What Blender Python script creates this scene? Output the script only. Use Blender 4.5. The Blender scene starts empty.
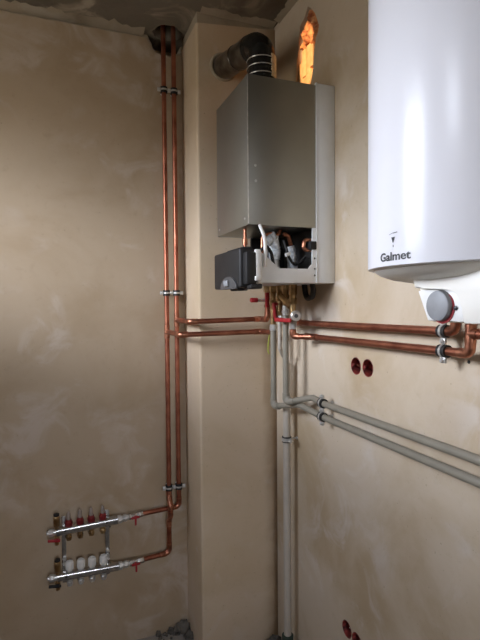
import bpy, bmesh, math, random
from mathutils import Vector as V, Matrix
from mathutils import noise as mnoise
random.seed(7)
S = bpy.context.scene
COL = S.collection
PI = math.pi

# ------------------------------------------------------------------ helpers
class MB:
    def __init__(self): self.bm = bmesh.new()
    def box(self, lo, hi, bevel=0.0, seg=2):
        lo = V(lo); hi = V(hi)
        r = bmesh.ops.create_cube(self.bm, size=1.0, matrix=Matrix.Translation((lo+hi)/2) @ Matrix.Diagonal((*(hi-lo), 1)))
        if bevel > 0:
            es = list({e for v in r['verts'] for e in v.link_edges})
            bmesh.ops.bevel(self.bm, geom=es, offset=bevel, segments=seg, affect='EDGES', profile=0.5)
        return self
    def obox(self, c, ax, ay, az, size, bevel=0.0):
        m = Matrix.Identity(4)
        for i, (a, s) in enumerate(zip((ax, ay, az), size)):
            a = V(a).normalized()*s
            for k in range(3): m[k][i] = a[k]
        m.translation = V(c)
        r = bmesh.ops.create_cube(self.bm, size=1.0, matrix=m)
        if bevel > 0:
            es = list({e for v in r['verts'] for e in v.link_edges})
            bmesh.ops.bevel(self.bm, geom=es, offset=bevel, segments=2, affect='EDGES', profile=0.5)
        return self
    def ring_sweep(self, rings, closed=False, cap=True):
        n = len(rings[0]); vs = [[self.bm.verts.new(p) for p in r] for r in rings]
        for a, b in zip(vs, vs[1:] + ([vs[0]] if closed else [])):
            for i in range(n):
                j = (i+1) % n
                self.bm.faces.new((a[i], a[j], b[j], b[i]))
        if cap and not closed:
            self.bm.faces.new(vs[0][::-1]); self.bm.faces.new(vs[-1])
        return self
    def tube(self, path, r, bend=0.0, segs=14, cap=True, arc=6, rfun=None):
        pts = fillet([V(p) for p in path], bend, arc) if bend > 0 else [V(p) for p in path]
        d0 = (pts[1]-pts[0]).normalized()
        up = V((0, 0, 1)) if abs(d0.z) < .9 else V((1, 0, 0))
        n = d0.cross(up).normalized(); rings = []; prev = d0
        for i, p in enumerate(pts):
            if i == 0: d = d0
            elif i == len(pts)-1: d = (pts[i]-pts[i-1]).normalized()
            else: d = ((pts[i]-pts[i-1]).normalized()+(pts[i+1]-pts[i]).normalized()).normalized()
            q = prev.rotation_difference(d); n = (q @ n).normalized(); prev = d
            b = d.cross(n)
            rr = r if rfun is None else r*rfun(i/(len(pts)-1))
            rings.append([p + (n*math.cos(2*PI*k/segs)+b*math.sin(2*PI*k/segs))*rr for k in range(segs)])
        return self.ring_sweep(rings, cap=cap)
    def lathe(self, o, axis, prof, segs=20, cap=True):
        o = V(o); d = V(axis).normalized()
        up = V((0, 0, 1)) if abs(d.z) < .9 else V((1, 0, 0))
        n = d.cross(up).normalized(); b = d.cross(n)
        return self.ring_sweep([[o + d*h + (n*math.cos(2*PI*k/segs)+b*math.sin(2*PI*k/segs))*max(r, 1e-4) for k in range(segs)] for h, r in prof], cap=cap)
    def cyl(self, p0, p1, r, segs=16):
        p0 = V(p0); p1 = V(p1); L = (p1-p0).length; e = min(.0012, r*.15, L*.2)
        return self.lathe(p0, p1-p0, [(0, r-e), (e, r), (L-e, r), (L, r-e)], segs)
    def hexn(self, p0, p1, r):
        p0 = V(p0); p1 = V(p1); L = (p1-p0).length
        return self.lathe(p0, p1-p0, [(0, r*.88), (L*.12, r), (L*.88, r), (L, r*.88)], 6)
    def prism(self, pts, vec, bevel=0.0):
        pts = [V(p) for p in pts]; vec = V(vec)
        a = [self.bm.verts.new(p) for p in pts]; b = [self.bm.verts.new(p+vec) for p in pts]
        fs = [self.bm.faces.new(a[::-1]), self.bm.faces.new(b)]
        for i in range(len(a)):
            j = (i+1) % len(a); fs.append(self.bm.faces.new((a[i], a[j], b[j], b[i])))
        if bevel > 0:
            bmesh.ops.bevel(self.bm, geom=list({e for f in fs for e in f.edges}), offset=bevel, segments=2, affect='EDGES', profile=.5)
        return self
    def torus(self, c, axis, R, r, segs=24, rs=8):
        c = V(c); d = V(axis).normalized(); up = V((0, 0, 1)) if abs(d.z) < .9 else V((1, 0, 0))
        n = d.cross(up).normalized(); b = d.cross(n); rings = []
        for k in range(segs):
            e = n*math.cos(2*PI*k/segs)+b*math.sin(2*PI*k/segs)
            rings.append([c + e*(R+r*math.cos(2*PI*j/rs)) + d*r*math.sin(2*PI*j/rs) for j in range(rs)])
        return self.ring_sweep(rings, closed=True)
    def lump(self, c, size, seed=0, amp=.35, sub=2):
        r = bmesh.ops.create_icosphere(self.bm, subdivisions=sub, radius=1.0)
        for v in r['verts']:
            k = 1 + amp*mnoise.noise(v.co*1.7 + V((seed*3.1, seed*1.7, seed)))
            v.co = V(c) + V((v.co.x*size[0]*k, v.co.y*size[1]*k, v.co.z*size[2]*k))
        return self

def fillet(pts, R, n=6):
    out = [pts[0]]
    for a, p, b in zip(pts, pts[1:], pts[2:]):
        u = (a-p); w = (b-p); lu = u.length; lw = w.length; u = u/lu; w = w/lw
        ang = u.angle(w)
        if ang > 3.05: out.append(p); continue
        t = min(R/math.tan(ang/2), lu*.49, lw*.49)
        rr = t*math.tan(ang/2)
        c = p + (u+w).normalized()*(rr/math.sin(ang/2))
        s = p+u*t - c; e = p+w*t - c
        for k in range(n+1):
            out.append(c + s.normalized().slerp(e.normalized(), k/n)*rr if s.angle(e) > 1e-4 else c+s)
    out.append(pts[-1]); return out

def obj(name, mb, m, parent=None, ang=40):
    bm = mb.bm
    bmesh.ops.recalc_face_normals(bm, faces=bm.faces)
    if parent is not None and parent.get('_o') is not None:
        bmesh.ops.translate(bm, verts=bm.verts, vec=-V(parent['_o']))
    me = bpy.data.meshes.new(name); bm.to_mesh(me); bm.free()
    if m: me.materials.append(m)
    for p in me.polygons: p.use_smooth = True
    me.set_sharp_from_angle(angle=math.radians(ang))
    o = bpy.data.objects.new(name, me); COL.objects.link(o)
    if parent is not None:
        o.parent = parent
        if parent.get('_o') is not None: o['_o'] = (0, 0, 0)
    return o
def thing(name, label, cat, loc, group=None):
    o = bpy.data.objects.new(name, None); COL.objects.link(o)
    o.location = loc; o['_o'] = tuple(loc); o['label'] = label; o['category'] = cat
    o.empty_display_size = .02
    if group: o['group'] = group
    return o
# sub-parts are parented to a mesh whose own vertices are already relative to the thing, so they share that frame
def sub(name, mb, m, part, root, ang=40):
    o = obj(name, mb, m, None, ang)
    o.data.transform(Matrix.Translation(-V(root['_o'])))
    o.parent = part
    return o
def tag(o, label, cat, group=None, kind=None):
    if label: o['label'] = label
    if cat: o['category'] = cat
    if group: o['group'] = group
    if kind: o['kind'] = kind
    return o
def struct(name, mb, m, ang=40):
    o = obj(name, mb, m, None, ang); o['kind'] = 'structure'; return o

# ------------------------------------------------------------------ materials
def newmat(name):
    m = bpy.data.materials.new(name); m.use_nodes = True
    nt = m.node_tree; return m, nt, nt.nodes['Principled BSDF']
def simple(name, col, rough=.5, metal=0.0, var=.12, scale=30, bump=0.0, dark=None, coat=0):
    m, nt, b = newmat(name)
    tc = nt.nodes.new('ShaderNodeTexCoord'); nz = nt.nodes.new('ShaderNodeTexNoise')
    nz.inputs['Scale'].default_value = scale; nz.inputs['Detail'].default_value = 5
    nt.links.new(tc.outputs['Object'], nz.inputs['Vector'])
    rp = nt.nodes.new('ShaderNodeValToRGB')
    c2 = dark if dark else tuple(c*(1-var*2) for c in col)
    rp.color_ramp.elements[0].position = .35; rp.color_ramp.elements[0].color = (*c2, 1)
    rp.color_ramp.elements[1].position = .65; rp.color_ramp.elements[1].color = (*col, 1)
    nt.links.new(nz.outputs['Fac'], rp.inputs['Fac']); nt.links.new(rp.outputs['Color'], b.inputs['Base Color'])
    b.inputs['Roughness'].default_value = rough; b.inputs['Metallic'].default_value = metal
    if coat: b.inputs['Coat Weight'].default_value = coat; b.inputs['Coat Roughness'].default_value = .06
    if bump:
        bp = nt.nodes.new('ShaderNodeBump'); bp.inputs['Strength'].default_value = bump; bp.inputs['Distance'].default_value = .004
        nt.links.new(nz.outputs['Fac'], bp.inputs['Height']); nt.links.new(bp.outputs['Normal'], b.inputs['Normal'])
    return m
def plaster(name, base, stain, pale, seed=0.0, stain_amt=.5, pale_amt=.5, bump=.25, corner=None, rough=.9):
    """trowelled gypsum plaster: damp brown blotches and paler dried-out smears"""
    m, nt, b = newmat(name); N = nt.nodes.new; L = nt.links.new
    tc = N('ShaderNodeTexCoord'); mp = N('ShaderNodeMapping'); mp.inputs['Location'].default_value = (seed*3.7, seed*1.3, seed*2.1)
    L(tc.outputs['Object'], mp.inputs['Vector'])
    def noise(scale, detail=5, dist=0.0, rg=.55):
        n = N('ShaderNodeTexNoise'); n.inputs['Scale'].default_value = scale; n.inputs['Detail'].default_value = detail
        n.inputs['Distortion'].default_value = dist; n.inputs['Roughness'].default_value = rg; L(mp.outputs['Vector'], n.inputs['Vector']); return n.outputs['Fac']
    def ramp(src, a, c):
        r = N('ShaderNodeMapRange'); r.interpolation_type = 'SMOOTHSTEP'
        r.inputs['From Min'].default_value = a; r.inputs['From Max'].default_value = c; L(src, r.inputs['Value']); return r.outputs['Result']
    def mul(a, k):
        n = N('ShaderNodeMath'); n.operation = 'MULTIPLY'; L(a, n.inputs[0])
        if isinstance(k, float): n.inputs[1].default_value = k
        else: L(k, n.inputs[1])
        return n.outputs[0]
    def mix(f, ca, cb):
        n = N('ShaderNodeMix'); n.data_type = 'RGBA'; L(f, n.inputs['Factor'])
        for s, i in ((ca, 6), (cb, 7)):
            if isinstance(s, tuple): n.inputs[i].default_value = (*s, 1)
            else: L(s, n.inputs[i])
        return n.outputs[2]
    big = noise(2.1, 6, .4); mid = noise(5.5, 6, .9); fine = noise(26, 6, .3, .65)
    c = mix(mul(ramp(big, .42, .68), float(stain_amt)), base, stain)
    c = mix(mul(mul(ramp(mid, .5, .72), ramp(noise(1.6, 3), .42, .6)), float(pale_amt)), c, pale)
    c = mix(mul(ramp(fine, .55, .8), .22), c, tuple(x*.72 for x in stain))
    spk = noise(90, 2)
    c = mix(mul(ramp(spk, .70, .76), .35), c, tuple(x*.35 for x in stain))
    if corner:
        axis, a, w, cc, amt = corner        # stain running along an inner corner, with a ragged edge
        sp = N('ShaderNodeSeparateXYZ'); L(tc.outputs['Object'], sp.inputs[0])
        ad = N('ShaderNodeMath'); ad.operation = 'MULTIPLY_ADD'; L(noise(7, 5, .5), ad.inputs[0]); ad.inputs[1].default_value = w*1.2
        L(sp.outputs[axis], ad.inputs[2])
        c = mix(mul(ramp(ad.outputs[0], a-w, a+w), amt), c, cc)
    L(c, b.inputs['Base Color']); b.inputs['Roughness'].default_value = rough
    b.inputs['Specular IOR Level'].default_value = .25
    bp = N('ShaderNodeBump'); bp.inputs['Strength'].default_value = bump; bp.inputs['Distance'].default_value = .006
    L(mid, bp.inputs['Height']); b2 = N('ShaderNodeBump'); b2.inputs['Strength'].default_value = bump*.6; b2.inputs['Distance'].default_value = .002
    L(fine, b2.inputs['Height']); L(bp.outputs['Normal'], b2.inputs['Normal']); L(b2.outputs['Normal'], b.inputs['Normal'])
    return m

BASE = (.445, .345, .238); STAIN = (.36, .262, .16); PALE = (.53, .445, .365)
M = {}
M['plaster_left'] = plaster('plaster_left', BASE, STAIN, PALE, 1.0, .7, .8)
M['plaster_right'] = plaster('plaster_right', (.565, .468, .352), (.43, .322, .198), (.63, .565, .50), 2.3, .9, .7)
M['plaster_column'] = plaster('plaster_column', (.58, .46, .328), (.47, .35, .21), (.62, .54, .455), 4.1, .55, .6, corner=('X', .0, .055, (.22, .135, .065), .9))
M['plaster_room'] = plaster('plaster_room', (.56, .46, .36), (.46, .36, .26), (.62, .55, .48), 6.2, .5, .5)
M['concrete'] = plaster('concrete', (.19, .16, .122), (.085, .07, .052), (.42, .36, .27), 3.0, .95, 1.0, bump=.9)
M['mortar'] = plaster('mortar', (.38, .32, .235), (.20, .16, .115), (.46, .41, .33), 5.0, .9, .6, bump=1.0)
M['floor'] = plaster('screed', (.30, .27, .235), (.21, .18, .15), (.36, .33, .29), 8.0, .6, .5, bump=.5)
M['rubble'] = simple('rubble', (.16, .14, .115), .95, var=.25, scale=40)
M['copper'] = simple('copper', (.46, .175, .105), .40, .92, scale=14, dark=(.26, .085, .05))
M['copper_fit'] = simple('copper_fitting', (.58, .25, .15), .35, .92, scale=40, dark=(.26, .10, .06))
M['brass'] = simple('brass', (.56, .39, .19), .32, .85, scale=28, dark=(.22, .12, .05))
M['chrome'] = simple('zinc_plated_steel', (.74, .73, .70), .30, .65, scale=50)
M['steel'] = simple('brushed_steel', (.66, .65, .63), .24, .95, scale=80)
M['galv'] = simple('galvanised_sheet', (.37, .37, .335), .36, .88, scale=9, var=.03)
M['flue'] = simple('flue_metal', (.24, .215, .19), .28, .85, scale=16, dark=(.10, .085, .07), bump=.3)
M['flue_black'] = simple('flue_black', (.035, .035, .034), .22, .5, scale=18, var=.2)
M['white_paint'] = simple('white_painted_sheet', (.88, .91, .93), .38, scale=20, var=.015)
M['white_plastic'] = simple('white_plastic', (.80, .79, .76), .45, scale=40, var=.03)
M['enamel'] = simple('white_enamel', (.715, .705, .73), .22, scale=6, var=.008)
M['enamel'].node_tree.nodes['Principled BSDF'].inputs['Specular IOR Level'].default_value = .17
M['cream'] = simple('cream_plastic', (.80, .77, .70), .42, scale=10, var=.01)
M['grey_pipe'] = simple('grey_plastic_pipe', (.25, .225, .175), .5, scale=20, var=.06)
M['pvc'] = simple('pvc_pipe', (.47, .415, .345), .45, scale=12, var=.06)
M['pvc_sock'] = simple('dark_green_socket', (.035, .055, .04), .6, scale=30)
M['rubber'] = simple('black_rubber', (.014, .013, .012), .6, scale=40)
M['blackp'] = simple('black_plastic', (.011, .010, .010), .6, scale=20)
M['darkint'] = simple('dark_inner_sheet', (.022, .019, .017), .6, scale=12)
M['greyp'] = simple('grey_plastic', (.075, .073, .073), .5, scale=30, var=.05)
M['knob'] = simple('grey_knob', (.27, .275, .285), .5, scale=60, var=.05)
M['red'] = simple('red_plastic', (.36, .016, .022), .42, scale=40)
M['red_shaded'] = simple('shaded_red_plastic', (.20, .012, .014), .45, scale=40)  # the same red, darkened for the dim light at the manifolds
M['redbox'] = simple('red_box_plastic', (.30, .04, .03), .6, scale=60, dark=(.07, .014, .012))
M['insul'] = simple('silver_insulation', (.90, .95, 1.0), .35, .1, scale=60, dark=(.45, .49, .52), bump=.8)
M['clear'] = simple('smoky_flow_tube', (.33, .27, .23), .2, scale=30)
M['cap'] = simple('white_cap', (.74, .72, .68), .5, scale=30, var=.03)
M['brick'] = simple('orange_clay', (.78, .36, .14), .85, scale=45, dark=(.36, .11, .045), bump=.8)
M['brick_pale'] = simple('pale_clay', (.86, .56, .27), .85, scale=30, dark=(.72, .40, .17), bump=.5)
M['glint'] = simple('cream_glint', (.88, .74, .50), .6, scale=80, var=.15)  # bright cream standing in for a glint of sun on the flue
M['ink'] = simple('black_print', (.022, .022, .026), .5, scale=30)
M['inkblue'] = simple('blue_print', (.20, .36, .52), .5, scale=30)
M['wire_yg'] = simple('yellow_green_wire', (.42, .46, .06), .5, scale=50)
M['hole'] = simple('dark_hole', (.012, .011, .010), .9, scale=20)

# ------------------------------------------------------------------ room shell
W = .257; H = 2.80; XL = -1.9; YB = -3.4; FZ = -.10; CX = -.377
def boolean(o, cutters):
    for c in cutters:
        md = o.modifiers.new('b', 'BOOLEAN'); md.operation = 'DIFFERENCE'; md.object = c; md.solver = 'EXACT'
    dg = bpy.context.evaluated_depsgraph_get(); ev = o.evaluated_get(dg)
    me = bpy.data.meshes.new_from_object(ev, depsgraph=dg); o.modifiers.clear()
    old = o.data; nm = old.name; o.data = me; bpy.data.meshes.remove(old); me.name = nm
    for c in cutters:
        d = c.data; bpy.data.objects.remove(c); bpy.data.meshes.remove(d)
    for p in o.data.polygons: p.use_smooth = False
def ragged(c, u, w, ru, rw, n=26, amp=.3, seed=1.0):
    pts = []
    for k in range(n):
        a = 2*PI*k/n; f = 1+amp*mnoise.noise(V((math.cos(a)*1.6, math.sin(a)*1.6, seed)))+amp*.5*mnoise.noise(V((math.cos(a)*5, math.sin(a)*5, seed*2)))
        pts.append(V(c)+V(u)*math.cos(a)*ru*f+V(w)*math.sin(a)*rw*f)
    return pts

# left wall (the one behind the riser pipes), plaster coat and the bare strip under the ceiling
wl = struct('wall_left', MB().box((XL-.2, W+.012, -.2), (.2, W+.2, H+.15)), M['mortar'])
hole = obj('cut', MB().prism(ragged((-.445, W-.1, 2.80), (1, 0, 0), (0, 0, 1), .085, .075, seed=2.2), (0, .24, 0)), M['hole'])
boolean(wl, [hole])
top = []
n = 60
for k in range(n+1):
    x = XL + (0-XL)*k/n
    top.append((x, 2.779 + .006*mnoise.noise(V((x*9, 3, 1))) + .004*mnoise.noise(V((x*30, 1, 5)))))
mb = MB(); mb.prism([(XL, W, FZ), (0, W, FZ)] + [(x, W, z) for x, z in top[::-1]], (0, .012, 0))
pl = struct('wall_left_plaster', mb, M['plaster_left'])
hole = obj('cut', MB().prism(ragged((-.445, W-.05, 2.775), (1, 0, 0), (0, 0, 1), .088, .062, seed=2.2), (0, .1, 0)), M['hole'])
boolean(pl, [hole])

# boxed-out column in the corner: rounded plaster arris, stands against both walls
mb = MB(); r = .012
prof = [(CX, W)] + [(CX+r-r*math.cos(a), r-r*math.sin(a)) for a in [PI/2*k/6 for k in range(7)]] + [(0, 0), (0, W)]
ctop = 2.793
mb.prism([(x, y, FZ) for x, y in prof], (0, 0, ctop-FZ))
for v in mb.bm.verts:
    if v.co.z > 1: v.co.z = 2.748 + .037*(v.co.x-CX)/(-CX)
struct('wall_column', mb, M['plaster_column'], 30)
# torn mortar edge above the column plaster
mb = MB()
mb.box((CX+.006, .008, 2.74), (0, W, H))
struct('trim_1', mb, M['mortar'])

# right wall (boiler and water tank)
BX = [(-.648, 1.307), (-.717, 1.308), (-.592, .333), (-.655, .327)]
PATCH = [(-.337, 2.699), (-.370, 2.66), (-.399, 2.601), (-.392, 2.578), (-.376, 2.566), (-.360, 2.509), (-.352, 2.455), (-.335, 2.40), (-.215, 2.40), (-.212, 2.487), (-.214, 2.535), (-.226, 2.572), (-.235, 2.625), (-.244, 2.675), (-.285, 2.690), (-.310, 2.72)]
wr = struct('wall_right', MB().box((0, YB-.15, -.2), (.15, W+.1, H+.1)), M['plaster_right'])
cuts = [obj('cut', MB().lathe((-.03, y, z), (1, 0, 0), [(0, .0305), (.085, .0305)], 28), M['hole']) for y, z in BX]
cuts.append(obj('cut', MB().prism([(-.03, y, z) for y, z in PATCH], (.075, 0, 0)), M['hole']))
boolean(wr, cuts)

# wall with the window, and the wall behind the camera
WINS = [(-1.08, -.26, 1.74, 2.54), (-2.02, -1.62, 2.26, 2.58)]  # second opening is unseen, added to let the brick spot through
BWIN = (-1.10, -.62, 1.34, 1.92)
ww = struct('wall_window', MB().box((XL-.25, YB-.15, -.2), (XL, W+.012, H+.1)), M['plaster_room'])
boolean(ww, [obj('cut', MB().box((XL-.4, a, c), (XL+.1, b, d)), M['hole']) for a, b, c, d in WINS])
wb = struct('wall_back', MB().box((XL-.25, YB-.2, -.2), (.15, YB, H+.1)), M['plaster_room'])
a, b, c, d = BWIN
boolean(wb, [obj('cut', MB().box((a, YB-.4, c), (b, YB+.1, d)), M['hole'])])
mb = MB(); q0, q1 = YB-.16, YB-.10
mb.box((a, q0, c), (a+.04, q1, d)).box((b-.04, q0, c), (b, q1, d)).box((a+.04, q0, c), (b-.04, q1, c+.04)).box((a+.04, q0, d-.04), (b-.04, q1, d))
struct('window_2', mb, M['white_plastic'])
fx0, fx1 = XL-.16, XL-.10
for k, (a, b, c, d) in enumerate(WINS):
    mb = MB()
    mb.box((fx0, a, c), (fx1, a+.05, d)).box((fx0, b-.05, c), (fx1, b, d))
    mb.box((fx0, a+.05, c), (fx1, b-.05, c+.05)).box((fx0, a+.05, d-.05), (fx1, b-.05, d))
    struct('window_%d' % (1+2*k), mb, M['white_plastic'])  # the last one frames the added opening

# ceiling: rough concrete, with the hole the risers go through
mb = MB(); mb.box((XL-.2, YB-.15, H), (.15, W+.2, H+.15))
ce = struct('ceiling', mb, M['concrete'])
hole = obj('cut', MB().prism(ragged((-.448, W-.035, H-.05), (1, 0, 0), (0, 1, 0), .078, .062, seed=5.5), (0, 0, .3)), M['hole'])
boolean(ce, [hole])
struct('ceiling_shaft', MB().box((-.75, W-.25, H+.149), (-.15, W+.35, H+.16)), M['hole'])
# rough mortar smeared along the ceiling edge
def smear(name, p0, p1, inward, wd, seed):
    bm = MB(); p0 = V(p0); p1 = V(p1); inward = V(inward); n = int((p1-p0).length/.02); A = []; B = []
    for k in range(n+1):
        p = p0.lerp(p1, k/n); f = wd*(.75+.55*mnoise.noise(V((k*.17, seed, 0)))+.35*mnoise.noise(V((k*.7, seed, 3))))
        A.append(p); B.append(p+inward*max(f, .012))
    rows = [[a for a in A], [a.lerp(b, .5)+V((0, 0, -.004-.003*random.random())) for a, b in zip(A, B)], [b for b in B]]
    rows[0] = [p+V((0, 0, -.008-.004*random.random())) for p in rows[0]]
    vs = [[bm.bm.verts.new(p) for p in r] for r in rows] + [[bm.bm.verts.new(p+V((0, 0, .004))) for p in rows[2]], [bm.bm.verts.new(p+V((0, 0, .012))) for p in rows[0]]]
    for r0, r1 in zip(vs, vs[1:]):
        for i in range(n): bm.bm.faces.new((r0[i], r0[i+1], r1[i+1], r1[i]))
    return struct(name, bm, M['mortar'])
smear('trim_2', (-1.75, W+.012, H), (-.56, W+.012, H), (0, -1, 0), .085, 1.0)
smear('trim_3', (-.36, 0, H), (-.01, 0, H), (0, -1, 0), .05, 4.0)
smear('trim_4', (0, -.05, H), (0, -1.6, H), (-1, 0, 0), .04, 9.0)
struct('floor', MB().box((XL-.2, YB-.15, FZ-.12), (.15, W+.2, FZ)), M['floor'])

# loose plaster crumbs along the foot of the walls
mb = MB()
for k in range(70):
    t = random.random()
    if t < .55: p = (-.40-random.random()**2*.5, W-.005-random.random()*.05)
    elif t < .8: p = (random.uniform(-.13, -.02), -.005-random.random()*.06)
    else: p = (random.uniform(CX-.045, CX), random.uniform(.02, W))
    s = random.uniform(.003, .011)
    mb.lump((p[0], p[1], FZ+s*.55), (s, s*.9, s*.8), seed=k, sub=1)
for k, (x, y, s) in enumerate([(-.400, .228, .032), (-.436, .238, .025), (-.470, .243, .018), (-.394, .17, .022), (-.53, .246, .014), (-.418, .232, .022), (-.022, -.024, .030), (-.045, -.02, .024), (-.08, -.018, .016)]):
    mb.lump((x, y, FZ+s*.6), (s, s*.7, s*1.1), seed=k+200, amp=.8, sub=2)
tag(obj('plaster_rubble', mb, M['rubble']), 'dark crumbs of plaster on the floor along the wall foot', 'rubble', kind='stuff')

# ------------------------------------------------------------------ copper pipework
RP = .0112
def pipe_part(root, name, path, r, bend, mat, elbows=True, mfit=None):
    o = obj(name, MB().tube(path, r, bend, 16), mat, root)
    if elbows:
        P = [V(p) for p in path]
        for a, p, b in zip(P, P[1:], P[2:]):
            u = (a-p).normalized(); w = (b-p).normalized()
            if u.angle(w) > 2.6: continue
            L = min(bend+.014, (a-p).length*.6, (b-p).length*.6)
            obj('elbow_fitting', MB().tube([p+u*L, p, p+w*L], r*1.17, bend, 16), mfit or mat, root)
    return o
XA, XB, YP = -.477, -.429, W-.05
ZU, ZD = 1.450, 1.395
ra = thing('copper_riser_pipe', 'left copper riser pipe on the left wall, running down to the lower manifold', 'pipe', (XA, YP, .325), 'copper risers on the left wall')
pipe_part(ra, 'riser', [(XA, YP, 2.93), (XA, YP, .60), (XA-.002, YP-.034, .575), (XA-.002, YP-.034, .515), (XA-.002, YP, .49), (XA-.002, YP, .325), (-.612, .190, .325)], RP, .034, M['copper'], mfit=M['copper_fit'])
pipe_part(ra, 'branch', [(XA, YP, ZD), (XA, -.05, ZD), (-.1, -.05, ZD+.004), (-.1, -.165, ZD+.006)], RP, .02, M['copper'], mfit=M['copper_fit'])
obj('tee_fitting', MB().cyl((XA, YP, ZD-.032), (XA, YP, ZD+.032), RP*1.18).cyl((XA, YP, ZD), (XA, YP-.032, ZD), RP*1.18), M['copper_fit'], ra)
obj('coupling', MB().cyl((XA-.002, YP, .455), (XA-.002, YP, .49), RP*1.18), M['copper_fit'], ra)
rb = thing('copper_riser_pipe', 'right copper riser pipe, nearer the column, feeding the upper manifold', 'pipe', (XB, YP, .545), 'copper risers on the left wall')
pipe_part(rb, 'riser', [(XB, YP, 2.93), (XB, YP, .545), (-.612, .188, .545)], RP, .03, M['copper'], mfit=M['copper_fit'])
pipe_part(rb, 'branch', [(XB, YP, ZU), (XB-.004, -.05, ZU), (-.1, -.05, ZU+.006), (-.1, -.12, ZU+.006), (-.1, -.12, 1.515)], RP, .02, M['copper'], mfit=M['copper_fit'])
obj('tee_fitting', MB().cyl((XB, YP, ZU-.032), (XB, YP, ZU+.032), RP*1.18).cyl((XB, YP, ZU), (XB, YP-.032, ZU), RP*1.18), M['copper_fit'], rb)
# pipes along the right wall to the tank
XW = -.045
up = thing('copper_tank_pipe', 'upper of the two copper pipes along the right wall, from boiler to tank', 'pipe', (XW, -.3, 1.45), 'copper pipes along the right wall')
pipe_part(up, 'run', [(-.075, -.255, 1.53), (-.075, -.255, 1.447), (-.046, -.30, 1.447), (XW, -1.142, 1.454), (XW-.006, -1.155, 1.525), (-.10, -1.20, 1.525), (-.12, -1.40, 1.527), (-.12, -1.40, 1.566)], RP, .02, M['copper'], mfit=M['copper_fit'])
lo = thing('copper_tank_pipe', 'lower of the two copper pipes along the right wall, turning up beside the tank', 'pipe', (XW, -.4, 1.40), 'copper pipes along the right wall')
pipe_part(lo, 'run', [(-.1, -.365, 1.435), (-.1, -.365, 1.396), (XW, -.425, 1.396), (XW, -1.19, 1.403), (XW, -1.192, 1.556), (-.15, -1.34, 1.556), (-.15, -1.34, 1.570)], RP, .02, M['copper'], mfit=M['copper_fit'])
pipe_part(lo, 'stub', [(XW, -1.19, 1.452), (XW, -1.30, 1.452)], RP, .02, M['copper'], False)
obj('tee_fitting', MB().cyl((XW, -1.191, 1.43), (XW, -1.191, 1.475), RP*1.18).cyl((XW, -1.19, 1.452), (XW, -1.215, 1.452), RP*1.18), M['copper_fit'], lo)

# grey plastic pipes
RG = .0122
g1 = thing('grey_water_pipe', 'upper of the two grey plastic pipes along the right wall, further from the column', 'pipe', (-.1, -.30, 1.12), 'grey plastic pipes under the boiler')
pipe_part(g1, 'pipe', [(-.1, -.30, 1.485), (-.1, -.30, 1.122), (-.047, -.425, 1.160), (XW, -.51, 1.151), (XW, -2.6, 1.156), (-.0005, -2.6, 1.156)], RG, .028, M['grey_pipe'], False)
obj('elbow_fitting', MB().tube([(-.1, -.30, 1.16), (-.1, -.30, 1.122), (-.082, -.342, 1.135)], RG*1.2, .02), M['grey_pipe'], g1)
g2 = thing('grey_water_pipe', 'lower of the two grey plastic pipes along the right wall, dropping beside the column', 'pipe', (-.1, -.18, 1.085), 'grey plastic pipes under the boiler')
pipe_part(g2, 'pipe', [(-.1, -.18, 1.43), (-.1, -.18, 1.083), (-.062, -.345, 1.118), (XW, -.50, 1.100), (XW, -2.66, 1.098), (-.0005, -2.66, 1.098)], RG, .028, M['grey_pipe'], False)
obj('elbow_fitting', MB().tube([(-.1, -.18, 1.12), (-.1, -.18, 1.083), (-.092, -.22, 1.090)], RG*1.2, .02), M['grey_pipe'], g2)

# condensate hose and waste pipe
pv = thing('waste_pipe', 'pale plastic waste pipe standing upright in the corner by the column', 'pipe', (-.05, -.205, FZ))
obj('pipe', MB().tube([(-.05, -.205, .03), (-.05, -.205, 1.27)], .0162, segs=18), M['pvc'], pv)
obj('floor_socket', MB().lathe((-.05, -.205, FZ), (0, 0, 1), [(0, .026), (.012, .026), (.014, .0225), (.150, .0225), (.152, .025), (.174, .025), (.176, .0175)], 20), M['pvc_sock'], pv)
ho = thing('drain_hose', 'short pale corrugated drain hose between the two grey pipes below the boiler', 'hose', (-.1, -.245, 1.32))
obj('hose', MB().tube([(-.1, -.245, 1.46 - .004*k) for k in range(30)] + [(-.097, -.242, 1.335), (-.085, -.232, 1.315), (-.07, -.218, 1.30), (-.055, -.207, 1.285), (-.05, -.205, 1.262)], .0085, rfun=lambda t: 1+.12*math.sin(t*150)), M['pvc'], ho)
obj('nut', MB().hexn((-.1, -.245, 1.455), (-.1, -.245, 1.475), .013), M['white_plastic'], ho)

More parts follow.
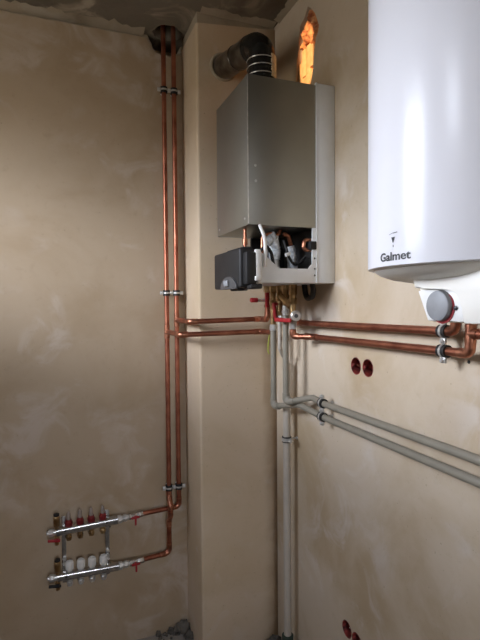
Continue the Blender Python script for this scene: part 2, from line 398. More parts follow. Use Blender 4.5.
# ------------------------------------------------------------------ pipe clamps
def clamp(label, c, A, Sd, N, r, spac, count, wall_d, group=None, name='pipe_clamp'):
    """rubber-lined ring clamps on studs; c is the first pipe's axis point, next ones along Sd, N points to the wall"""
    A = V(A); Sd = V(Sd); N = V(N); c = V(c)
    t = thing(name, label, 'clamp', c + N*wall_d, group)
    ends = []
    for k in range(count):
        p = c + Sd*spac*k
        def band(r0, r1, hw):
            return [(-hw, r0), (-hw, r1), (hw, r1), (hw, r0), (-hw, r0)]
        m1 = MB().lathe(p, A, band(r*1.01, r+.0052, .0135), 24, cap=False)
        obj('rubber_liner', m1, M['rubber'], t)
        m2 = MB().lathe(p, A, band(r+.0042, r+.0068, .0036), 24, cap=False)
        m2.cyl(p + N*(r+.004), p + N*(wall_d-.0005), .0042, 10)
        m2.cyl(p + N*(wall_d-.003), p + N*wall_d, .0065, 12)
        obj('metal_band', m2, M['chrome'], t)
    pos = [c - Sd*(r+.0125)] + [c + Sd*(spac*(k+.5)) for k in range(count-1)] + [c + Sd*(spac*(count-1)+r+.0125)]
    for q in pos:
        m3 = MB().obox(q, A, Sd, N, (.017, .0150, .0035), .0008).obox(q - N*.0045, A, Sd, N, (.017, .0150, .003), .0008)
        m3.cyl(q - N*.0115, q - N*.0055, .0052, 10).cyl(q - N*.006, q + N*.008, .0028, 8)
        obj('bolt_lug', m3, M['chrome'], t)
    return t
GL = 'double pipe clamps on the left wall risers'
for z, w in ((2.527, 'topmost double pipe clamp holding both copper risers, near the ceiling'),
             (1.579, 'middle double pipe clamp on both copper risers, just above the branches'),
             (.643, 'lowest double pipe clamp on both copper risers, above the upper manifold')):
    clamp(w, (XA, YP, z), (0, 0, 1), (1, 0, 0), (0, 1, 0), RP, XB-XA, 2, W-YP, GL)
clamp('double pipe clamp on the two copper pipes on the right wall, beneath the tank', (XW, -1.105, 1.4535), (0, 1, 0), (0, 0, -1), (1, 0, 0), RP, .051, 2, -XW)
clamp('double pipe clamp on the two grey plastic pipes on the right wall', (XW, -.497, 1.1515), (0, 1, 0), (0, 0, -1), (1, 0, 0), RG, .0515, 2, -XW)
t = thing('pipe_clamp', 'single black and silver pipe clamp round the upright waste pipe in the corner', 'clamp', (-.001, -.205, .94))
p = V((-.05, -.205, .94)); hw = .012
obj('rubber_liner', MB().lathe(p, (0, 0, 1), [(-hw, .0164), (-hw, .0205), (hw, .0205), (hw, .0164), (-hw, .0164)], 24, cap=False), M['rubber'], t)
obj('metal_band', MB().lathe(p, (0, 0, 1), [(-.007, .0195), (-.007, .0225), (.007, .0225), (.007, .0195), (-.007, .0195)], 24, cap=False).cyl((-.029, -.205, .94), (0, -.205, .94), .0042, 10).cyl((-.003, -.205, .94), (0, -.205, .94), .008, 12), M['chrome'], t)
obj('bolt_lug', MB().obox((-.05, -.238, .94), (1, 0, 0), (0, 1, 0), (0, 0, 1), (.008, .019, .014), .001).cyl((-.06, -.240, .94), (-.038, -.240, .94), .0045, 8), M['chrome'], t)

# ------------------------------------------------------------------ heating manifolds
YM = .177
OX = [-.936, -.888, -.840, -.790]
def manifold(label, z0, z1, caps, grp):
    def zz(x): return z0 + (z1-z0)*(x+.99)/.27
    t = thing('heating_manifold', label, 'manifold', (-.99, YM, z0), grp)
    a = V((-.99, YM, zz(-.99))); b = V((-.722, YM, zz(-.722))); d = (b-a).normalized(); u = V((0, 1, 0)); v = d.cross(u)
    prof = []
    for k in range(20):                      # flat-backed D section bar
        g = 2*PI*k/20; prof.append((math.copysign(abs(math.cos(g))**.6, math.cos(g))*.019, math.copysign(abs(math.sin(g))**.6, math.sin(g))*.0172))
    def ring(p, s=1): return [p + u*x*s + v*y*s for x, y in prof]
    L = (b-a).length
    mb = MB().ring_sweep([ring(a, .8), ring(a+d*.003, 1), ring(b-d*.003, 1), ring(b, .8)])
    obj('bar', mb, M['steel'], t)
    obj('end_plug', MB().cyl(a-d*.012, a+d*.001, .0135).hexn(a-d*.030, a-d*.011, .0165).cyl(a-d*.038, a-d*.029, .009), M['chrome'], t)
    for x in (-.952, -.775):
        p = V((x, YM-.0192, zz(x)+.003))
        obj('bar_screw', MB().cyl(p, p+V((0, .004, 0)), .0042, 10), M['rubber'], t)
    for x in OX:
        zt = zz(x)+.018; zb = zz(x)-.018
        if caps:
            obj('valve_neck', MB().cyl((x, YM, zt-.004), (x, YM, zt+.008), .012), M['chrome'], t)
            mb = MB().lathe((x, YM, zt+.006), (0, 0, 1), [(0, .015), (.004, .0168), (.034, .0158), (.039, .0135), (.040, .004)], 24)
            for k in range(12):
                g = 2*PI*k/12; mb.obox((x+.0163*math.cos(g), YM+.0163*math.sin(g), zt+.024), (math.cos(g), math.sin(g), 0), (-math.sin(g), math.cos(g), 0), (0, 0, 1), (.002, .003, .030))
            obj('valve_cap', mb, M['cap'], t)
        else:
            obj('flow_meter_base', MB().lathe((x, YM, zt-.004), (0, 0, 1), [(0, .014), (.010, .0165), (.020, .0165), (.022, .0135), (.030, .0125), (.031, .009)], 20), M['red_shaded'], t)
            g = obj('flow_meter_tube', MB().lathe((x, YM, zt+.026), (0, 0, 1), [(0, .0085), (.026, .0085), (.031, .006), (.036, .003)], 16), M['clear'], t)
        obj('outlet_nipple', MB().cyl((x, YM, zb-.010), (x, YM, zb+.004), .011).hexn((x, YM, zb-.022), (x, YM, zb-.009), .0145).cyl((x, YM, zb-.030), (x, YM, zb-.021), .0105), M['brass'] if not caps else M['chrome'], t)
    x = -.986; zv = z0
    obj('air_vent', MB().cyl((x, YM, zv+.008), (x, YM, zv+.026), .009).lathe((x, YM, zv+.024), (0, 0, 1), [(0, .010), (.003, .0135), (.040, .0135), (.044, .010), (.046, .010)], 18), M['brass'], t)
    obj('air_vent_cap', MB().lathe((x, YM, zv+.070), (0, 0, 1), [(0, .010), (.002, .0125), (.010, .0125), (.014, .006)], 14), M['rubber'], t)
    v1 = obj('drain_valve', MB().cyl((x, YM, zv-.040), (x, YM, zv-.010), .008).hexn((x, YM, zv-.034), (x, YM, zv-.020), .0125).cyl((x, YM, zv-.058), (x, YM, zv-.038), .0095), M['brass'], t)
    mh = M['red'] if not caps else M['blackp']
    sub('drain_handle', MB().obox((x-.012, YM-.014, zv-.032), (1, 0, -.12), (0, 1, 0), (.12, 0, 1), (.052, .008, .013), .003).cyl((x, YM-.018, zv-.030), (x, YM, zv-.030), .007, 10), mh, v1, t)
    c = b; e = V((-.612, .189, z1 if caps else .545))
    e = c + (V((-.606, .189, .325 if caps else .545))-c)
    dd = (e-c).normalized(); Lc = (e-c).length
    obj('union', MB().hexn(c-dd*.001, c+dd*.016, .0185).cyl(c+dd*.015, c+dd*.024, .013).hexn(c+dd*.024, c+dd*.040, .0165).cyl(c+dd*.039, c+dd*.050, .011), M['chrome'], t)
    vb = obj('ball_valve', MB().hexn(c+dd*.048, c+dd*.062, .0155).cyl(c+dd*.060, c+dd*.088, .0125).hexn(c+dd*.086, c+dd*Lc, .0138), M['steel'], t)
    hp = c+dd*.076
    mb = MB().cyl(hp, hp+V((0, -.024, 0)), .006, 10)
    mb.obox(hp+V((0, -.026, 0)), dd, (0, 1, 0), (0, 0, 1), (.040, .006, .011), .0025)
    mb.obox(hp+V((.001, -.026, -.018)), dd, (0, 1, 0), (0, 0, 1), (.0095, .006, .036), .0025)
    sub('butterfly_handle', mb, M['red'], vb, t)
    return t
GM = 'manifolds on the left wall'
manifold('upper steel heating manifold with four red flow meters, low on the left wall', .530, .541, False, GM)
manifold('lower steel heating manifold with four white valve caps, low on the left wall', .327, .324, True, GM)
for x, lab in ((-.957, 'left steel bracket strip joining the two manifolds, by the air vents'), (-.769, 'right steel bracket strip joining the two manifolds, nearer the copper pipes')):
    t = thing('manifold_bracket', lab, 'bracket', (x, W, .40), 'bracket strips of the manifolds')
    mb = MB().box((x-.0095, YM+.0215, .285), (x+.0095, YM+.0245, .585), .0008)
    obj('strip', mb, M['steel'], t)
    for z in (.34, .555):
        m2 = MB().box((x-.0095, YM+.0245, z-.008), (x+.0095, W, z+.008), .001)
        obj('wall_foot', m2, M['chrome'], t)
    obj('rail_nut', MB().hexn((x, YM+.0215, .395), (x, YM+.012, .395), .009).hexn((x, YM+.0215, .375), (x, YM+.010, .375), .008), M['chrome'], t)

# ------------------------------------------------------------------ boiler
YN, YF = -.513, -.170       # near side and far side of the sealed chamber
bo = thing('gas_boiler', 'wall hung gas boiler with bare grey chamber, cover off, in the corner', 'boiler', (-.17, -.34, 1.60))
cov = obj('chamber_cover', MB().box((-.345, YN, 1.800), (-.0765, YF, 2.315), .004), M['galv'], bo)
sub('seam_flange', MB().box((-.347, YN-.0012, 1.803), (-.3435, YN+.0012, 2.312), .0008), M['chrome'], cov, bo)
for x, z in ((-.318, 2.005), (-.317, 1.952)):
    sub('screw', MB().lathe((x, YN+.001, z), (0, -1, 0), [(0, .005), (.003, .0045), (.0042, .002)], 12), M['chrome'], cov, bo)
for y in (-.20, -.48):
    sub('screw', MB().lathe((-.344, y, 1.825), (-1, 0, 0), [(0, .005), (.003, .0045), (.0042, .002)], 12), M['chrome'], cov, bo)
fr = obj('back_frame', MB().box((-.076, YN, 1.600), (0, -.085, 2.322), .003), M['white_paint'], bo)
sub('frame_lip', MB().box((-.080, YN-.002, 1.602), (-.074, YN+.010, 2.323), .001), M['white_paint'], fr, bo)
for z in (1.628, 1.652, 1.69, 1.725):
    sub('screw', MB().lathe((-.086, YN-.0005, z), (0, -1, 0), [(0, .0036), (.002, .003)], 10), M['greyp'], fr, bo)
mb = MB()
mb.prism([(x, YN, z) for x, z in [(-.076, 1.600), (-.312, 1.600), (-.314, 1.700), (-.308, 1.712), (-.292, 1.702), (-.228, 1.651), (-.112, 1.651), (-.104, 1.664), (-.096, 1.668), (-.096, 1.80), (-.076, 1.80)]], (0, .004, 0), .0006)
mb.box((-.312, YN+.004, 1.600), (-.076, -.18, 1.604))
obj('lower_frame', mb, M['white_paint'], bo)
mb = MB().box((-.324, YN-.016, 1.612), (-.302, YN+.01, 1.706), .003).box((-.330, YN-.022, 1.606), (-.306, YN-.004, 1.622), .002).box((-.326, YN-.014, 1.66), (-.304, YN-.002, 1.715), .003)
obj('white_bracket', mb, M['white_plastic'], bo)
mb = MB().box((-.084, YN+.012, 1.604), (-.0765, -.175, 1.80)).box((-.20, -.182, 1.604), (-.0765, -.172, 1.80)).box((-.30, -.44, 1.604), (-.0765, -.18, 1.640))  # near-black panels and a round body, added so the opening reads black
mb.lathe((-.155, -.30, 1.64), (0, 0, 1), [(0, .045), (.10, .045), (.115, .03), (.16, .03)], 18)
obj('dark_inner_panels', mb, M['darkint'], bo)
# pipes seen through the opening
obj('insulated_pipe', MB().tube([(-.240, -.42, 1.752), (-.222, -.425, 1.775), (-.208, -.42, 1.77), (-.202, -.42, 1.73), (-.205, -.42, 1.69), (-.196, -.42, 1.61)], .0205, .02, rfun=lambda t: 1+.12*math.sin(t*37)), M['insul'], bo)
obj('insulated_pipe', MB().tube([(-.140, -.42, 1.742), (-.134, -.42, 1.72), (-.129, -.42, 1.68), (-.127, -.42, 1.61)], .0185, .02, rfun=lambda t: 1+.12*math.sin(t*41)), M['insul'], bo)
obj('copper_bend', MB().tube([(-.262, -.44, 1.64), (-.262, -.44, 1.775), (-.222, -.43, 1.786), (-.19, -.43, 1.778), (-.182, -.43, 1.81)], .0065, .02), M['copper_fit'], bo)
obj('copper_bend', MB().tube([(-.178, -.44, 1.785), (-.155, -.44, 1.778), (-.140, -.43, 1.745)], .0075, .012), M['copper_fit'], bo)
obj('copper_bend', MB().tube([(-.086, YN+.02, 1.758), (-.118, YN+.02, 1.758), (-.121, YN+.02, 1.722), (-.09, YN+.02, 1.722)], .0075, .012), M['copper_fit'], bo)
obj('sensor_plug', MB().box((-.106, YN-.006, 1.722), (-.080, YN+.035, 1.752), .003), M['blackp'], bo)
obj('wire_connector', MB().obox((-.168, -.46, 1.708), (1, 0, .5), (0, 1, 0), (-.5, 0, 1), (.022, .012, .013), .002), M['white_plastic'], bo)
obj('copper_pipe', MB().tube([(-.322, -.42, 1.60), (-.322, -.42, 1.81)], .006).lathe((-.322, -.42, 1.74), (0, 0, 1), [(0, .006), (.002, .0095), (.022, .0095), (.024, .006)], 14), M['copper_fit'], bo)
obj('white_cable', MB().tube([(-.302, YN+.006, 1.803), (-.298, YN-.004, 1.785), (-.291, YN-.008, 1.765), (-.287, YN-.009, 1.74), (-.286, YN-.008, 1.70), (-.287, YN-.006, 1.655)], .0062, .02), M['white_plastic'], bo)
obj('black_cable', MB().tube([(-.30, -.47, 1.70), (-.27, -.49, 1.735), (-.24, -.47, 1.71), (-.225, -.46, 1.66), (-.23, -.45, 1.62)], .006, .02).tube([(-.10, -.47, 1.70), (-.14, -.46, 1.66), (-.165, -.46, 1.70), (-.18, -.45, 1.76)], .005, .02), M['blackp'], bo)
# drop-down control box
cb = obj('control_box', MB().box((-.372, -.495, 1.583), (-.318, -.205, 1.722), .008, 3).box((-.350, -.47, 1.718), (-.312, -.30, 1.730), .003).box((-.36, -.528, 1.594), (-.322, -.49, 1.706), .006).box((-.345, -.53, 1.578), (-.300, -.45, 1.596), .006).box((-.36, -.44, 1.574), (-.32, -.36, 1.588), .003), M['blackp'], bo)
dome = [(-.371, -.385+.088*math.cos(a), 1.580+.046*math.sin(a)) for a in [PI*k/24 for k in range(25)]]
dl = sub('dial_panel', MB().prism(dome, (-.007, 0, 0), .002), M['greyp'], cb, bo)
obj('dial_knob', MB().box((-.389, -.400, 1.590), (-.377, -.362, 1.613), .005, 3), M['knob'], bo)

# flue
fl = thing('flue_pipe', 'dark metal flue elbow on top of the boiler, running back into the column', 'flue', (-.2, -.30, 2.315))
obj('vertical_sleeve', MB().lathe((-.2, -.30, 2.315), (0, 0, 1), [(0, .054), (.09, .054), (.093, .0575), (.105, .0575), (.108, .054), (.120, .054), (.123, .057), (.133, .057), (.136, .053), (.150, .053), (.153, .057), (.161, .057), (.164, .052), (.175, .051)], 32), M['flue_black'], fl)
for z in (2.412, 2.443, 2.472):
    obj('clamp_ring', MB().torus((-.2, -.30, z), (0, 0, 1), .0565, .0022, 36), M['chrome'], fl)
e = MB().tube([(-.2, -.30, 2.480), (-.2, -.30, 2.513), (-.206, -.262, 2.546), (-.213, -.225, 2.554)], .0535, .03, 32)
obj('elbow', e, M['flue_black'], fl)
obj('duct', MB().tube([(-.211, -.235, 2.553), (-.236, -.11, 2.562), (-.258, .02, 2.574)], .051, 0, 32).tube([(-.213, -.225, 2.553), (-.216, -.208, 2.555)], .0545, 0, 32).torus((-.233, -.13, 2.5605), (-.19, 1, 0), .051, .0025), M['flue'], fl)
obj('wall_collar', MB().torus((-.256, -.004, 2.575), (0, 1, 0), .055, .008, 32), M['mortar'], fl)
mb = MB()  # sunlit glint on the sleeve, put in as a raised cream strip
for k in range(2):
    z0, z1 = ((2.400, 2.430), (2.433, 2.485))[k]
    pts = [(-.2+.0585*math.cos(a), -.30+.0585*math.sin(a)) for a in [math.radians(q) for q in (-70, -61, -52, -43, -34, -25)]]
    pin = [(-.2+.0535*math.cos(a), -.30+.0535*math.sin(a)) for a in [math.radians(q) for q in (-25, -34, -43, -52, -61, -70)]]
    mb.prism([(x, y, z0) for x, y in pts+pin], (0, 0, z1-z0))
o = obj('glint_strip', mb, M['glint'], fl); o['label'] = 'cream strip painted as a sun glint'

# ------------------------------------------------------------------ valves under the boiler
def stack(mb, x, y, spec):
    for z0, z1, r, h in spec:
        (mb.hexn if h else mb.cyl)((x, y, z0), (x, y, z1), r)
    return mb
GV = 'fittings under the boiler'
x = -.1
t = thing('shutoff_valve', 'leftmost fitting under the boiler, red valve with red tipped drain lever pointing left', 'valve', (x, -.12, 1.50), GV)
obj('brass_body', stack(MB(), x, -.12, [(1.575, 1.604, .0155, 1), (1.512, 1.577, .0115, 0), (1.508, 1.522, .0145, 1)]), M['brass'], t)
obj('valve_handle', MB().box((x-.020, -.150, 1.508), (x-.002, -.138, 1.574), .004).cyl((x-.008, -.14, 1.545), (x-.004, -.12, 1.545), .006), M['red'], t)
dr = obj('drain_spout', MB().cyl((x-.01, -.13, 1.541), (x-.052, -.13, 1.541), .0065).hexn((x-.040, -.13, 1.541), (x-.052, -.13, 1.541), .0095), M['chrome'], t)
sub('spout_cap', MB().lathe((x-.051, -.13, 1.541), (-1, 0, 0), [(0, .008), (.002, .0105), (.030, .0105), (.033, .008)], 14), M['red'], dr, t)
t = thing('brass_connector', 'brass fitting with slanting strainer, second from the column under the boiler', 'fitting', (x, -.18, 1.42), GV)
obj('brass_body', stack(MB(), x, -.18, [(1.570, 1.604, .0165, 1), (1.50, 1.572, .0125, 0), (1.515, 1.540, .017, 1), (1.435, 1.502, .0115, 0)]), M['brass'], t)
obj('strainer', MB().cyl((x-.012, -.19, 1.535), (x-.008, -.225, 1.49), .011).hexn((x-.009, -.218, 1.50), (x-.006, -.238, 1.472), .0135), M['brass'], t)
obj('union_nut', stack(MB(), x, -.18, [(1.410, 1.436, .0155, 1)]), M['chrome'], t)
t = thing('shutoff_valve', 'middle valve under the boiler, brass with an upright red lever', 'valve', (x, -.245, 1.47), GV)
obj('brass_body', stack(MB(), x, -.245, [(1.572, 1.604, .016, 1), (1.475, 1.574, .0125, 0), (1.535, 1.556, .0175, 1), (1.476, 1.492, .016, 1)]), M['brass'], t)
obj('valve_handle', MB().obox((x-.024, -.245, 1.497), (1, 0, .1), (0, 1, 0), (-.1, 0, 1), (.010, .019, .066), .003).cyl((x-.026, -.245, 1.524), (x, -.245, 1.524), .007), M['red'], t)
t = thing('brass_connector', 'brass fitting with chrome sleeve above the upper grey pipe', 'fitting', (x, -.30, 1.47), GV)
obj('brass_body', stack(MB(), x, -.30, [(1.572, 1.604, .016, 1), (1.515, 1.574, .0125, 0), (1.545, 1.562, .0165, 1)]), M['brass'], t)
obj('strainer', MB().cyl((x-.020, -.30, 1.556), (x-.008, -.352, 1.520), .0125).hexn((x-.010, -.342, 1.527), (x-.004, -.362, 1.513), .0145), M['brass'], t)
obj('chrome_sleeve', stack(MB(), x, -.30, [(1.478, 1.517, .0135, 0), (1.486, 1.498, .0155, 1)]), M['chrome'], t)
t = thing('shutoff_valve', 'rightmost fitting under the boiler, brass valve with level red lever and grey cap', 'valve', (x, -.365, 1.43), GV)
obj('brass_body', stack(MB(), x, -.365, [(1.560, 1.606, .0165, 1), (1.545, 1.562, .0125, 0), (1.522, 1.548, .0155, 1), (1.455, 1.524, .0125, 0)]), M['brass'], t)
obj('union_nut', stack(MB(), x, -.365, [(1.425, 1.456, .0155, 1)]), M['chrome'], t)
obj('valve_handle', MB().obox((x-.038, -.352, 1.461), (.10, -1, 0), (1, .10, 0), (0, 0, 1), (.115, .011, .0165), .004).cyl((x-.038, -.365, 1.461), (x, -.365, 1.461), .007), M['red'], t)
hc = obj('drain_cap', MB().lathe((x, -.372, 1.478), (-.25, -1, 0), [(0, .010), (.022, .010), (.024, .018), (.028, .0205), (.040, .0205), (.043, .017)], 20), M['chrome'], t)
sub('cap_plug', MB().lathe(V((x, -.372, 1.478))+V((-.25, -1, 0)).normalized()*.042, (-.25, -1, 0), [(0, .008), (.003, .0075)], 14), M['greyp'], hc, t)
o = obj('supply_hose', MB().tube([(-.05, -.43, 1.603), (-.05, -.44, 1.575), (-.047, -.425, 1.55), (-.044, -.38, 1.545), (-.044, -.365, 1.565), (-.046, -.36, 1.603)], .011, .02), M['rubber'])
tag(o, 'black hose loop hanging under the boiler close to the right wall', 'hose')
o = obj('earth_wire', MB().tube([(-.098, -.16, 1.415), (-.104, -.15, 1.39), (-.108, -.145, 1.35), (-.110, -.145, 1.32), (-.106, -.15, 1.306)], .0028, .02, 8), M['wire_yg'])
tag(o, 'yellow green earth wire end hanging beside the left grey pipe', 'wire')

# ------------------------------------------------------------------ water tank
TX, TY, TR = -.245, -1.4288, .215; TZ0, TZ1 = 1.590, 2.52
tk = thing('water_tank', 'large white enamelled water heater tank on the right wall, upper right', 'water heater', (TX, TY, 1.56))
sh = obj('shell', MB().lathe((TX, TY, TZ0), (0, 0, 1), [(-.002, TR-.006), (0, TR), (TZ1-TZ0, TR)], 96), M['enamel'], tk)
obj('top_cap', MB().lathe((TX, TY, TZ1-.001), (0, 0, 1), [(0, TR-.004), (.02, TR-.012), (.04, TR-.05), (.05, .03)], 64), M['cream'], tk)
obj('bottom_cap', MB().lathe((TX, TY, TZ0+.001), (0, 0, -1), [(-.001, TR-.010), (.004, TR-.011), (.012, TR-.022), (.020, TR-.045), (.026, TR-.08), (.028, .03), (.028, .002)], 96), M['cream'], tk)
for z in (2.30, 1.70): obj('wall_bracket', MB().box((TX+TR-.012, TY-.12, z), (0, TY+.12, z+.06), .002), M['white_paint'], tk)
# housing with control panel below the bottom cap
hx0, hx1 = -.380, -.16
hs = obj('control_housing', MB().prism([(hx0+.004, y, z) for y, z in [(-1.384, 1.580), (-1.390, 1.556), (-1.4185, 1.4955), (-1.595, 1.4955), (-1.615, 1.54), (-1.618, 1.580)]], (hx1-hx0, 0, 0), .006), M['cream'], tk)
obj('housing_frame', MB().prism([(hx0-.012, y, z) for y, z in [(-1.392, 1.583), (-1.3985, 1.5535), (-1.42, 1.553), (-1.47, 1.554), (-1.4915, 1.5495), (-1.5025, 1.5385), (-1.506, 1.52), (-1.508, 1.4955), (-1.595, 1.4955), (-1.615, 1.54), (-1.618, 1.583)]], (.020, 0, 0), .004), M['cream'], tk)
pn = obj('control_panel', MB().prism([(hx0+.006, y, z) for y, z in [(-1.397, 1.549), (-1.4215, 1.4975), (-1.5045, 1.4975), (-1.5035, 1.520), (-1.5000, 1.537), (-1.490, 1.5475), (-1.47, 1.5515), (-1.42, 1.5505)]], (-.008, 0, 0), .002), M['white_plastic'], tk)
kn = sub('thermostat_knob', MB().lathe((hx0, -1.4525, 1.523), (-1, 0, 0), [(0, .0262), (.001, .0262), (.011, .0245), (.0125, .022), (.013, .004)], 40), M['knob'], pn, tk)
sub('red_scale_ring', MB().lathe((hx0-.0005, -1.456, 1.520), (-1, 0, 0), [(0, .0262), (.003, .0262)], 40), M['red'], pn, tk)
o = sub('indicator_lamp', MB().lathe((hx0-.001, -1.4845, 1.5195), (-1, 0, 0), [(0, .004), (.003, .0038), (.004, .002)], 14), M['ink'], pn, tk)
# printed maker's word and emblem, wrapped on the shell
def wrap(me, ang0, z0, scale, rad):
    for v in me.vertices:
        a = ang0 + v.co.x*scale/rad; zz_ = z0 + v.co.y*scale; rr = rad + v.co.z
        v.co = (TX+rr*math.cos(a)-tk['_o'][0], TY+rr*math.sin(a)-tk['_o'][1], zz_-tk['_o'][2])
def print_text(txt, name, ang0, ang1, z0, m):
    cu = bpy.data.curves.new(name, 'FONT'); cu.body = txt; cu.extrude = .0; cu.offset = .022; cu.resolution_u = 6
    ob = bpy.data.objects.new(name, cu); COL.objects.link(ob)
    dg = bpy.context.evaluated_depsgraph_get(); me = bpy.data.meshes.new_from_object(ob.evaluated_get(dg), depsgraph=dg)
    bpy.data.objects.remove(ob); bpy.data.curves.remove(cu)
    xs = [v.co.x for v in me.vertices]; x0, x1 = min(xs), max(xs)
    for v in me.vertices: v.co.x -= x0
    sc = (ang1-ang0)*TR/(x1-x0); hgt = .0138/.72
    for v in me.vertices: v.co.y *= hgt/sc; v.co.z = .0006
    wrap(me, ang0, z0, sc, TR); me.materials.clear(); me.materials.append(m); me.name = name
    o = bpy.data.objects.new(name, me); COL.objects.link(o); o.parent = sh; return o
print_text('Galmet', 'printed_word', math.radians(170.2), math.radians(190.3), 1.5985, M['ink'])
def decal(name, polys, m):
    bm = bmesh.new()
    for poly in polys:
        n = len(poly); bm.faces.new([bm.verts.new((x, y, .0006)) for x, y in poly])
    me = bpy.data.meshes.new(name); bm.to_mesh(me); bm.free(); wrap(me, PI, 1.63, 1.0, TR); me.materials.append(m)
    o = bpy.data.objects.new(name, me); COL.objects.link(o); o.parent = sh
decal('emblem', [[(-.0045, .006), (.0045, .006), (.001, -.003), (-.001, -.003)], [(-.001, .012), (.010, .0125), (.010, .0137), (-.001, .0132)],
                 [(-.0102, .0105), (-.001, .0123), (-.001, .0130), (-.0102, .0112)], [(-.0006, -.0100), (.0014, -.0100), (.0012, -.0065), (-.0002, -.0065)]], M['ink'])

# ------------------------------------------------------------------ flush boxes in the right wall
def wallbox(y, z, label, seed, group, filled=True):
    t = thing('electrical_wall_box', label, 'wall box', (.0, y, z), group)
    obj('cup', MB().lathe((0, y, z), (1, 0, 0), [(-.0004, .0278), (-.0012, .0290), (-.0004, .0303), (.002, .0303), (.050, .0295), (.050, .0005)], 28, cap=False).lathe((0, y, z), (1, 0, 0), [(-.0004, .0278), (.044, .0270), (.045, .0005)], 28, cap=False), M['redbox'], t)
    rn = random.Random(seed)
    for k in range(3 if filled else 0):
        a = rn.uniform(0, 6.28); c = V((.03, y+.012*math.cos(a), z+.012*math.sin(a)))
        path = [c+V((.012, 0, 0)), c, c+V((-.016, rn.uniform(-.012, .012), rn.uniform(-.012, .012))), c+V((-.012, rn.uniform(-.014, .014), rn.uniform(-.018, .0)))]
        obj('wire_end', MB().tube(path, .0024, .006, 8), [M['blackp'], M['white_plastic'], M['copper_fit']][k], t)
    for s in (-1, 1):
        obj('screw_lug', MB().box((.002, y+s*.0240-.004, z-.005), (.010, y+s*.0240+.004, z+.005), .001), M['redbox'], t)
    if not filled: return t
    mb = MB()
    for k in range(4):
        mb.lump((.036, y+rn.uniform(-.015, .015), z-.020+rn.uniform(-.003, .010)), (.008, .009, .007), seed+k, sub=1)
    obj('plaster_crumb', mb, M['rubble'], t)
GB = 'round electrical boxes in the right wall'
wallbox(*BX[0], 'left of two round red wall boxes under the copper pipes, with grey plaster inside', 11, GB)
wallbox(*BX[1], 'right of two round red wall boxes under the copper pipes, empty red inside', 12, GB, False)
wallbox(*BX[2], 'left round wall box near the floor, at the bottom edge of the photo', 13, GB)
wallbox(*BX[3], 'right round red wall box near the floor, at the bottom edge of the photo', 14, GB, False)
# screw holes left in the plaster
for (p, ax, lab) in (((0, -1.143, 1.376), (1, 0, 0), 'small dark screw hole below the copper pipes under the tank'),
                     ((-.752, W, .478), (0, 1, 0), 'small dark screw hole right of the upper manifold'),):
    o = obj('screw_hole', MB().lathe(V(p), -V(ax), [(-.012, .004), (.0006, .0048), (.0012, .004)], 12), M['hole']); tag(o, lab, 'hole')

# ------------------------------------------------------------------ broken-out patch of orange clay block
pt = thing('exposed_brick', 'bare orange clay brick in a chipped strip of plaster above the boiler', 'brick', (.02, -.30, 2.40))
cy = sum(p[0] for p in PATCH)/len(PATCH); cz = sum(p[1] for p in PATCH)/len(PATCH)
mb = MB().prism([(.020, cy+(y-cy)*.985, cz+(z-cz)*.985) for y, z in PATCH], (.02, 0, 0))
obj('brick_face', mb, M['brick'], pt)
mb = MB()
for k, (y, z, s) in enumerate([(-.315, 2.685, .018), (-.295, 2.655, .024), (-.345, 2.645, .024), (-.32, 2.62, .028), (-.372, 2.605, .024), (-.365, 2.575, .018), (-.265, 2.635, .022), (-.33, 2.585, .020), (-.285, 2.60, .018), (-.25, 2.59, .015)]):
    mb.lump((.014, y, z), (.016, s, s*.9), seed=k*2+1, amp=.6)
obj('broken_lump', mb, M['brick'], pt)
mb = MB()
for y0, y1, z0, z1, dx in ((-.345, -.318, 2.475, 2.56, 0), (-.317, -.282, 2.455, 2.575, .004), (-.281, -.252, 2.46, 2.57, .001), (-.251, -.222, 2.42, 2.53, .006), (-.34, -.23, 2.41, 2.456, .002)):
    mb.box((.002+dx, y0, z0), (.024, y1, z1), .003)
obj('clay_rib', mb, M['brick_pale'], pt)

# ------------------------------------------------------------------ light
w = bpy.data.worlds.new('World'); S.world = w; w.use_nodes = True
nt = w.node_tree; bg = nt.nodes['Background']
tc = nt.nodes.new('ShaderNodeTexCoord'); sp = nt.nodes.new('ShaderNodeSeparateXYZ'); rp = nt.nodes.new('ShaderNodeValToRGB')
nt.links.new(tc.outputs['Generated'], sp.inputs[0])
mr = nt.nodes.new('ShaderNodeMapRange'); mr.inputs['From Min'].default_value = -1; nt.links.new(sp.outputs['Z'], mr.inputs['Value'])
nt.links.new(mr.outputs['Result'], rp.inputs['Fac'])
el = rp.color_ramp.elements
el[0].position = 0.0; el[0].color = (.07, .065, .055, 1)
el[1].position = 1.0; el[1].color = (.10, .13, .17, 1)
for p, c in ((.48, (.10, .095, .085)), (.53, (.17, .17, .165)), (.56, (.46, .50, .57)), (.61, (.54, .585, .67)), (.64, (.82, .875, 1.0)), (.685, (.82, .875, 1.0)), (.74, (.26, .29, .35))):
    e = el.new(p); e.color = (*c, 1)
nt.links.new(rp.outputs['Color'], bg.inputs['Color']); bg.inputs['Strength'].default_value = 48.0
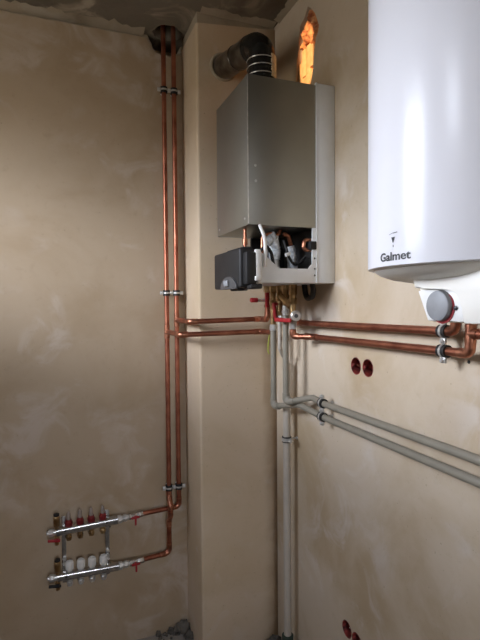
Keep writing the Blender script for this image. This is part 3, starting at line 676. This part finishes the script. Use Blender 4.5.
for a, b, c, d in WINS:                     # portals: they only help the sky light find the window openings
    ld = bpy.data.lights.new('window_daylight', 'AREA'); ld.shape = 'RECTANGLE'; ld.size = d-c; ld.size_y = b-a
    ld.cycles.is_portal = True
    po = bpy.data.objects.new('window_daylight', ld); COL.objects.link(po)
    po.location = (XL-.20, (a+b)/2, (c+d)/2); po.rotation_euler = (0, -PI/2, 0)
a, b, c, d = BWIN
ld = bpy.data.lights.new('window_daylight', 'AREA'); ld.shape = 'RECTANGLE'; ld.size = b-a; ld.size_y = d-c
ld.cycles.is_portal = True
po = bpy.data.objects.new('window_daylight', ld); COL.objects.link(po)
po.location = ((a+b)/2, YB-.20, (c+d)/2); po.rotation_euler = (PI/2, 0, 0)
# narrow warm spot added in place of low sun, aimed at the bare brick
sd = bpy.data.lights.new('brick_spot', 'SPOT'); sd.energy = 2100; sd.color = (1.0, .66, .36); sd.spot_size = math.radians(3.6); sd.spot_blend = .35; sd.shadow_soft_size = .004
so = bpy.data.objects.new('brick_spot', sd); COL.objects.link(so)
src = V((-3.9, -3.38, 2.40)); tgt = V((0, -.297, 2.53)); so.location = src
so.rotation_euler = (tgt-src).to_track_quat('-Z', 'Y').to_euler(); so.scale = (.36, .9, 1)

# ------------------------------------------------------------------ camera
cam = bpy.data.cameras.new('Camera'); co = bpy.data.objects.new('Camera', cam); COL.objects.link(co)
cam.sensor_fit = 'VERTICAL'; cam.sensor_height = 24; cam.lens = 24*489.2/640; cam.clip_start = .02
yaw, pitch, roll = [math.radians(a) for a in (20.907, -2.042, -.4477)]
f = V((math.sin(yaw)*math.cos(pitch), math.cos(yaw)*math.cos(pitch), math.sin(pitch)))
r0 = V((math.cos(yaw), -math.sin(yaw), 0)); u0 = r0.cross(f)
rr = math.cos(roll)*r0 + math.sin(roll)*u0; uu = math.cos(roll)*u0 - math.sin(roll)*r0
m = Matrix((rr, uu, -f)).transposed().to_4x4(); m.translation = (-.982, -2.09, 1.531)
co.matrix_world = m; S.camera = co

for o in S.objects:
    if '_o' in o: del o['_o']
vs = S.view_settings; S.display_settings.display_device = 'sRGB'
vs.view_transform = 'Standard'; vs.look = 'None'; vs.gamma = 1; vs.use_curve_mapping = False; vs.exposure = 0.04
S.cycles.max_bounces = 8; S.cycles.diffuse_bounces = 5
S.cycles.use_denoising = True
